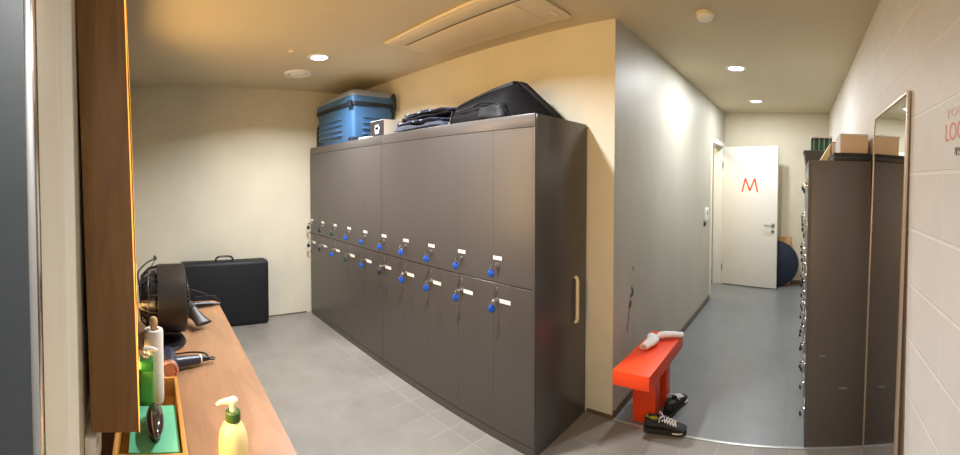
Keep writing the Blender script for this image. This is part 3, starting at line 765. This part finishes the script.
def sneaker(label, loc, rz, lining):
    t = thing('sneaker', label, 'shoe', loc, rz, group='pair of black sneakers by the bench'); t.scale = (.93, .93, .93)
    S = [(-.135, .018, .060, .028), (-.128, .030, .075, .026), (-.10, .036, .078, .026), (-.06, .036, .070, .026), (-.02, .036, .074, .026), (.02, .040, .066, .026), (.06, .045, .054, .026), (.095, .044, .043, .026), (.12, .035, .034, .026), (.134, .016, .024, .026)]
    rings = []
    for x, w, h, zb in S:
        rg = []
        for i in range(18):
            a = 2*PI*i/18; c, s = math.cos(a), math.sin(a)
            zz = zb+(h-zb)*.5+(h-zb)*.5*math.copysign(abs(s)**.8, s)
            rg.append((x, w*math.copysign(abs(c)**.7, c)*(1-.25*max(0, s)), zz))
        rings.append(rg)
    b = B(); b.loft(rings); b.put('upper', 'shoe_black', t, angle=70)
    out = lambda k, z: [(x*1.02, (w+.004)*k, z) for x, w, _, _ in S]+[(x*1.02, -(w+.004)*k, z) for x, w, _, _ in reversed(S)]
    b = B(); b.loft([out(.96, 0), out(1.0, .006), out(1.0, .020), out(.98, .030)]); b.put('sole', 'shoe_sole', t, angle=50)
    b = B(); b.tube([(.132, .005, .016), (.105, .046, .016), (.05, .0505, .018)], .004, smooth=5); b.tube([(.132, -.005, .016), (.105, -.046, .016), (.05, -.0505, .018)], .004, smooth=5); b.put('sole_stripe', 'shoe_white', t, label='white stripe on the sole')
    b = B(); b.torus((-.078, 0, .078), (0.12, 0, 1), .031, .009, n=28, m=8)
    for v in b.bm.verts: v.co.x = -.078+(v.co.x+.078)*1.45
    b.put('collar', 'shoe_black', t)
    b = B(); b.ell((-.078, 0, .074), (.042, .028, .008)); b.ell((-.118, 0, .082), (.010, .020, .012)); b.put('lining', lining, t)
    b = B(); b.ell((-.018, 0, .088), (.034, .022, .010), rot=Matrix.Rotation(.35, 3, 'Y')); b.put('tongue', 'shoe_black', t)
    b = B()
    for i in range(5):
        x = -.012+i*.018; z = .082-i*.0068+.006
        b.tube([(x-.006, -.030, z-.010), (x+.003, 0, z+.002), (x+.010, .030, z-.010)], .0042, smooth=4, n=6)
        b.tube([(x-.006, .030, z-.010), (x+.003, 0, z+.004), (x+.010, -.030, z-.010)], .0042, smooth=4, n=6)
    b.tube([(-.014, 0, .094), (-.035, .03, .105), (-.045, .045, .085)], .004, smooth=4, n=6); b.tube([(-.014, 0, .094), (-.03, -.03, .10), (-.035, -.045, .08)], .004, smooth=4, n=6)
    b.put('laces', 'shoe_white', t)
    return t
sneaker('black sneaker with white laces and lime lining, nearer one at the foot of the bench', (-.757, 2.300, .0045), .20, 'lime')
sneaker('black sneaker with white laces behind the nearer shoe, pointing away', (-.778, 2.575, .0005), 1.42, 'shoe_sole')

# ------------------------------------------------------------------ corridor wall: intercom, switch, marks
ic = thing('intercom', 'small white control panel on the corridor wall before the open door', 'control panel', (XC, 4.80, 1.09))
b = B(); b.box(0, .022, -.07, .07, -.075, .075, bev=.004); b.put('housing', 'white_plastic', ic)
b = B(); b.box(.022, .0235, -.035, .035, -.01, .045); b.put('screen', 'screen', ic)
b = B(); b.box(XC, XC+.016, 4.70, 4.77, .955, 1.0, bev=.003); o = b.put('switch_plate', 'dark_metal'); tag(o, 'small dark switch on the corridor wall below the white control panel', 'switch')
b = B(); random.seed(3)
def blot(y, z, ry, rz_):
    n = 14; k = [random.uniform(.7, 1.2) for _ in range(n)]
    r = [(y+ry*k[i]*math.cos(2*PI*i/n), z+rz_*k[i]*math.sin(2*PI*i/n)) for i in range(n)]
    loft(b.bm, [[(XC+.0002, a, c) for a, c in r], [(XC+.001, a, c) for a, c in r]])
for y, z, ry, rz_ in ((2.585, .755, .008, .018), (2.598, .72, .018, .03), (2.572, .70, .010, .018), (2.565, .655, .020, .026), (2.545, .635, .010, .02)): blot(y, z, ry, rz_)
loft(b.bm, [[(XC+.0002, 2.542, .63), (XC+.0002, 2.555, .63), (XC+.0002, 2.518, .47), (XC+.0002, 2.506, .47)], [(XC+.001, 2.542, .63), (XC+.001, 2.555, .63), (XC+.001, 2.518, .47), (XC+.001, 2.506, .47)]])
tag(b.put('scuff_mark', 'scuff', flat=True), 'dark vertical scuff marks on the grey corridor wall above the bench', 'mark')

b = B(); blot(2.604, .885, .008, .014)
tag(b.put('scuff_mark', 'scuff', flat=True), 'small dark spot on the grey corridor wall above the vertical scuff marks', 'mark')

# round folded thing, cardboard behind the door
rd = thing('round_bag', 'dark navy round flat bag standing on edge behind the white door', 'bag', (-.315, 5.845, .325))
b = B(); b.lathe([(.29, -.045), (.318, -.03), (.325, 0), (.318, .03), (.29, .045)], axis=(0, 1, 0), n=56); b.put('cover', 'tarp_navy', rd)
b = B(); b.torus((0, -.036, 0), (0, 1, 0), .305, .006, n=56); b.put('rim_piping', 'strap_dark', rd)
b = B(); b.box(-.30, -.11, 5.915, 5.985, 0, .69, bev=.002); tag(b.put('cardboard_box', 'card'), 'tan cardboard box standing behind the navy round bag', 'box')

# ------------------------------------------------------------------ right-hand locker
RX0, RX1, RY0, RH = .050, .402, 2.300, 1.618
RW, RN, RR = .305, 5, 6
rk = thing('locker_cabinet', 'dark brown-grey locker cabinet on the right, its blank side panel facing out', 'locker', (RX0, RY0, 0))
b = B(); b.box(.018, RX1-RX0, 0, RW*RN, 0, RH, bev=.003); b.box(0, .018, 0, .016, 0, RH); b.box(0, .018, .016, RW*RN, 0, .04); b.box(0, .018, .016, RW*RN, RH-.04, RH); b.put('body', 'locker_dark', rk)
for x_, z_, w_ in ((.095, .52, .020), (.215, .335, .026)):
    b = B(); n_ = 16; ov = [(x_+w_*math.cos(2*PI*i/n_), z_+.006*math.sin(2*PI*i/n_)) for i in range(n_)]
    b.loft([[(x, -.0004, z) for x, z in ov], [(x, .0005, z) for x, z in ov]]); b.put('rubbed_mark', 'rub', rk, label='pale blue rubbed mark', flat=True)
rh = (RH-.08)/RR
keyspots = []
for c in range(RN):
    for r in range(RR):
        y0 = c*RW+(.018 if c == 0 else .001); y1 = (c+1)*RW-.001; z0_ = .04+r*rh+.001; z1_ = .04+(r+1)*rh-.001
        b = B(); b.box(0, .017, y0, y1, z0_, z1_, bev=.002); d = b.put('door', 'locker', rk)
        ly, lz = c*RW+.05, z1_-.10
        b = B(); b.cyl((0, ly, lz), (-.005, ly, lz), .0125, .011, n=16); b.cyl((-.005, ly, lz), (-.009, ly, lz), .008, n=12); b.put('lock', 'chrome', d)
        b = B(); b.box(-.002, 0, ly-.03, ly+.03, lz+.028, lz+.048); b.put('number_label', 'label', d, label='white number sticker')
        keyspots.append((RX0-.008, RY0+ly, lz))
k0 = None
for loc in keyspots:
    if k0 is None:
        k0 = make_key('fob_dark', -.008)
        k0['label'] = 'silver key with dark fob hanging from the right locker doors seen edge-on'; k0['group'] = 'keys on the right locker'
        k0.scale = (.55, .55, .7); k0.location = loc; k0.rotation_euler = (0, 0, -PI/2)
    else: dup(k0, loc, rz=-PI/2+random.uniform(-.4, .4))

# things on the right locker
tb = thing('flat_box', 'flat black box on the right locker under the tan box', 'box', (.305, 2.56, RH))
b = B(); b.box(-.112, .096, -.235, .235, 0, .032, bev=.003); b.put('box_base', 'box_black', tb)
b = B(); b.box(-.114, .098, -.237, .237, .032, .046, bev=.003); b.put('box_lid', 'box_black', tb)
t2 = thing('shoe_box', 'tan box with white lid edge on the flat black box, nearer of two', 'box', (.309, 2.50, RH+.047))
b = B(); b.box(-.078, .078, -.16, .14, 0, .100, bev=.002); b.put('carton', 'box_tan', t2)
b = B(); b.box(-.081, -.078, -.155, .138, 0, .100); b.put('side_panel', 'box_white', t2, label='white side')
b = B(); b.box(-.082, .080, -.163, .143, .100, .110, bev=.002); b.put('lid', 'box_white', t2, label='white lid edge')
t3 = thing('shoe_box', 'white box with brown edge behind the tan box on the right locker', 'box', (.30, 2.90, RH))
b = B(); b.box(-.085, .085, -.10, .10, 0, .145, bev=.002); b.put('carton', 'box_white', t3)
b = B(); b.box(-.0885, -.0855, -.102, -.07, 0, .148); b.box(-.087, .087, -.102, .102, .145, .152, bev=.002); b.put('lid', 'card', t3)
b = B(); b.loft([[(.125, 2.80, RH), (.203, 2.80, RH), (.208, 2.80, RH+.135), (.205, 2.80, RH+.138)], [(.125, 3.02, RH), (.203, 3.02, RH), (.207, 3.02, RH+.135), (.204, 3.02, RH+.138)]])
tag(b.put('paper_bag', 'cream_paper'), 'cream paper bag slumped between the boxes and the crate on the right locker', 'bag')
cr = thing('storage_crate', 'dark grey plastic crate at the far end of the right locker top', 'crate', (.185, 3.52, RH))
b = B(); b.loft([rr(.135, .16, .02, .002), rr(.150, .175, .02, .10), rr(.152, .178, .02, .128)]); b.put('crate_body', 'crate', cr)
b = B(); b.loft([rr(.156, .182, .02, .112), rr(.157, .183, .02, .115), rr(.157, .183, .02, .130), rr(.152, .178, .02, .133)]); b.put('crate_rim', 'crate', cr)
gc = thing('drink_carton', 'green and white carton on top of the dark grey crate', 'box', (.178, 3.52, RH+.134))
b = B(); b.box(-.085, .085, -.10, .10, 0, .086, bev=.002); b.put('carton', 'carton_green', gc)
b = B(); b.box(-.086, .086, -.101, .101, .106, .124, bev=.003); b.put('carton_lid', 'box_white', gc)
b = B(); b.box(-.0853, .0853, -.1003, .1003, .086, .106); b.put('dark_band', 'strap_dark', gc)
b = B()
for i in range(4): b.box(-.062+i*.042-.006, -.062+i*.042+.004, -.1015, -.0995, .004, .106)
b.put('white_stripe', 'case_lid', gc)

# ------------------------------------------------------------------ leaning mirror and wall lettering on the right wall
M['champagne'] = mat('champagne_metal', (186, 166, 142), .4, .7)
tm = thing('tall_mirror', 'tall narrow framed mirror leaning on the white block wall', 'mirror', (.372, 1.869, .004))
tm.rotation_euler = (0, math.atan2(.030, 1.83), 0)
hw_, mh_ = .353, 1.848; fw = .014
b = B(); b.box(-.004, .010, -hw_, -hw_+fw, 0, mh_, bev=.002); b.box(-.004, .010, hw_-fw, hw_, 0, mh_, bev=.002)
b.box(-.004, .010, -hw_+fw, hw_-fw, mh_-fw, mh_, bev=.002); b.box(-.004, .010, -hw_+fw, hw_-fw, 0, fw, bev=.002); b.put('mirror_frame', 'champagne', tm)
b = B(); b.box(.0, .004, -hw_+fw, hw_-fw, fw, mh_-fw); b.put('mirror_glass', 'mirror', tm, flat=True)
b = B(); b.box(.004, .010, -hw_+fw, hw_-fw, fw, mh_-fw); b.put('backing', 'card', tm, flat=True)

rw = (PI/2, 0, -PI/2)
lt = thing('wall_lettering', 'pink red painted lettering on the white block wall at the right edge', 'lettering', (XR-.0008, 1.132, 1.62))
text('letter_row', 'LOCKER', .072, 'pink_letter', (0, 0, .003), rw, lt, width=.262, bold=-.0004)
text('letter_row', 'YOUR', .036, 'pale_pink', (0, -.003, .068), rw, lt, width=.17)
text('small_print', '\uac1c\uc778', .026, 'grey_letter', (0, -.072, -.040), rw, lt)

# ------------------------------------------------------------------ lights, world, camera
def area(name, loc, rot, sx, sy, w, col):
    l = bpy.data.lights.new(name, 'AREA'); l.shape = 'RECTANGLE'; l.size = sx; l.size_y = sy; l.energy = w; l.color = col
    o = bpy.data.objects.new(name, l); COL.objects.link(o); o.location = loc; o.rotation_euler = rot
    return o
# second one: lamp of the room beyond the doorway (real, behind the corridor wall)
lamp(.08, -.30, 22); lamp(-1.75, 5.2, 14, size=.3, col=(1, .86, .6))  # first one is unseen, added to brighten the right wall and near floor

w = bpy.data.worlds.new('World'); scene.world = w; w.use_nodes = True
w.node_tree.nodes['Background'].inputs[0].default_value = (.9, .92, 1, 1)
w.node_tree.nodes['Background'].inputs[1].default_value = .02

cam = bpy.data.cameras.new('camera'); cam.type = 'PANO'
cam.panorama_type = 'CENTRAL_CYLINDRICAL'
K = 413.4; Y0 = 188.47
cam.central_cylindrical_radius = 1.0
cam.central_cylindrical_range_u_min = -480/K; cam.central_cylindrical_range_u_max = 480/K
cam.central_cylindrical_range_v_min = -(455-Y0)/K; cam.central_cylindrical_range_v_max = Y0/K
cam.clip_start = .01
co = bpy.data.objects.new('camera', cam); COL.objects.link(co)
hdg, tx = .7726, .025
Rh = Matrix.Rotation(hdg, 3, 'Z'); Rp = Matrix.Rotation(-tx, 3, 'X')
R = Rh @ Rp
right, fwd, up = R.col[0], R.col[1], R.col[2]
mw_ = Matrix((right, up, -fwd)).transposed().to_4x4(); mw_.translation = (0, 0, H)
co.matrix_world = mw_
scene.camera = co

vs = scene.view_settings
scene.display_settings.display_device = 'sRGB'
vs.view_transform = 'Standard'; vs.look = 'None'; vs.gamma = 1; vs.use_curve_mapping = False
vs.exposure = 0.0
scene.cycles.max_bounces = 10; scene.cycles.diffuse_bounces = 6; scene.cycles.glossy_bounces = 5
scene.cycles.caustics_reflective = False; scene.cycles.caustics_refractive = False
scene.cycles.sample_clamp_indirect = 4
scene.cycles.use_denoising = True
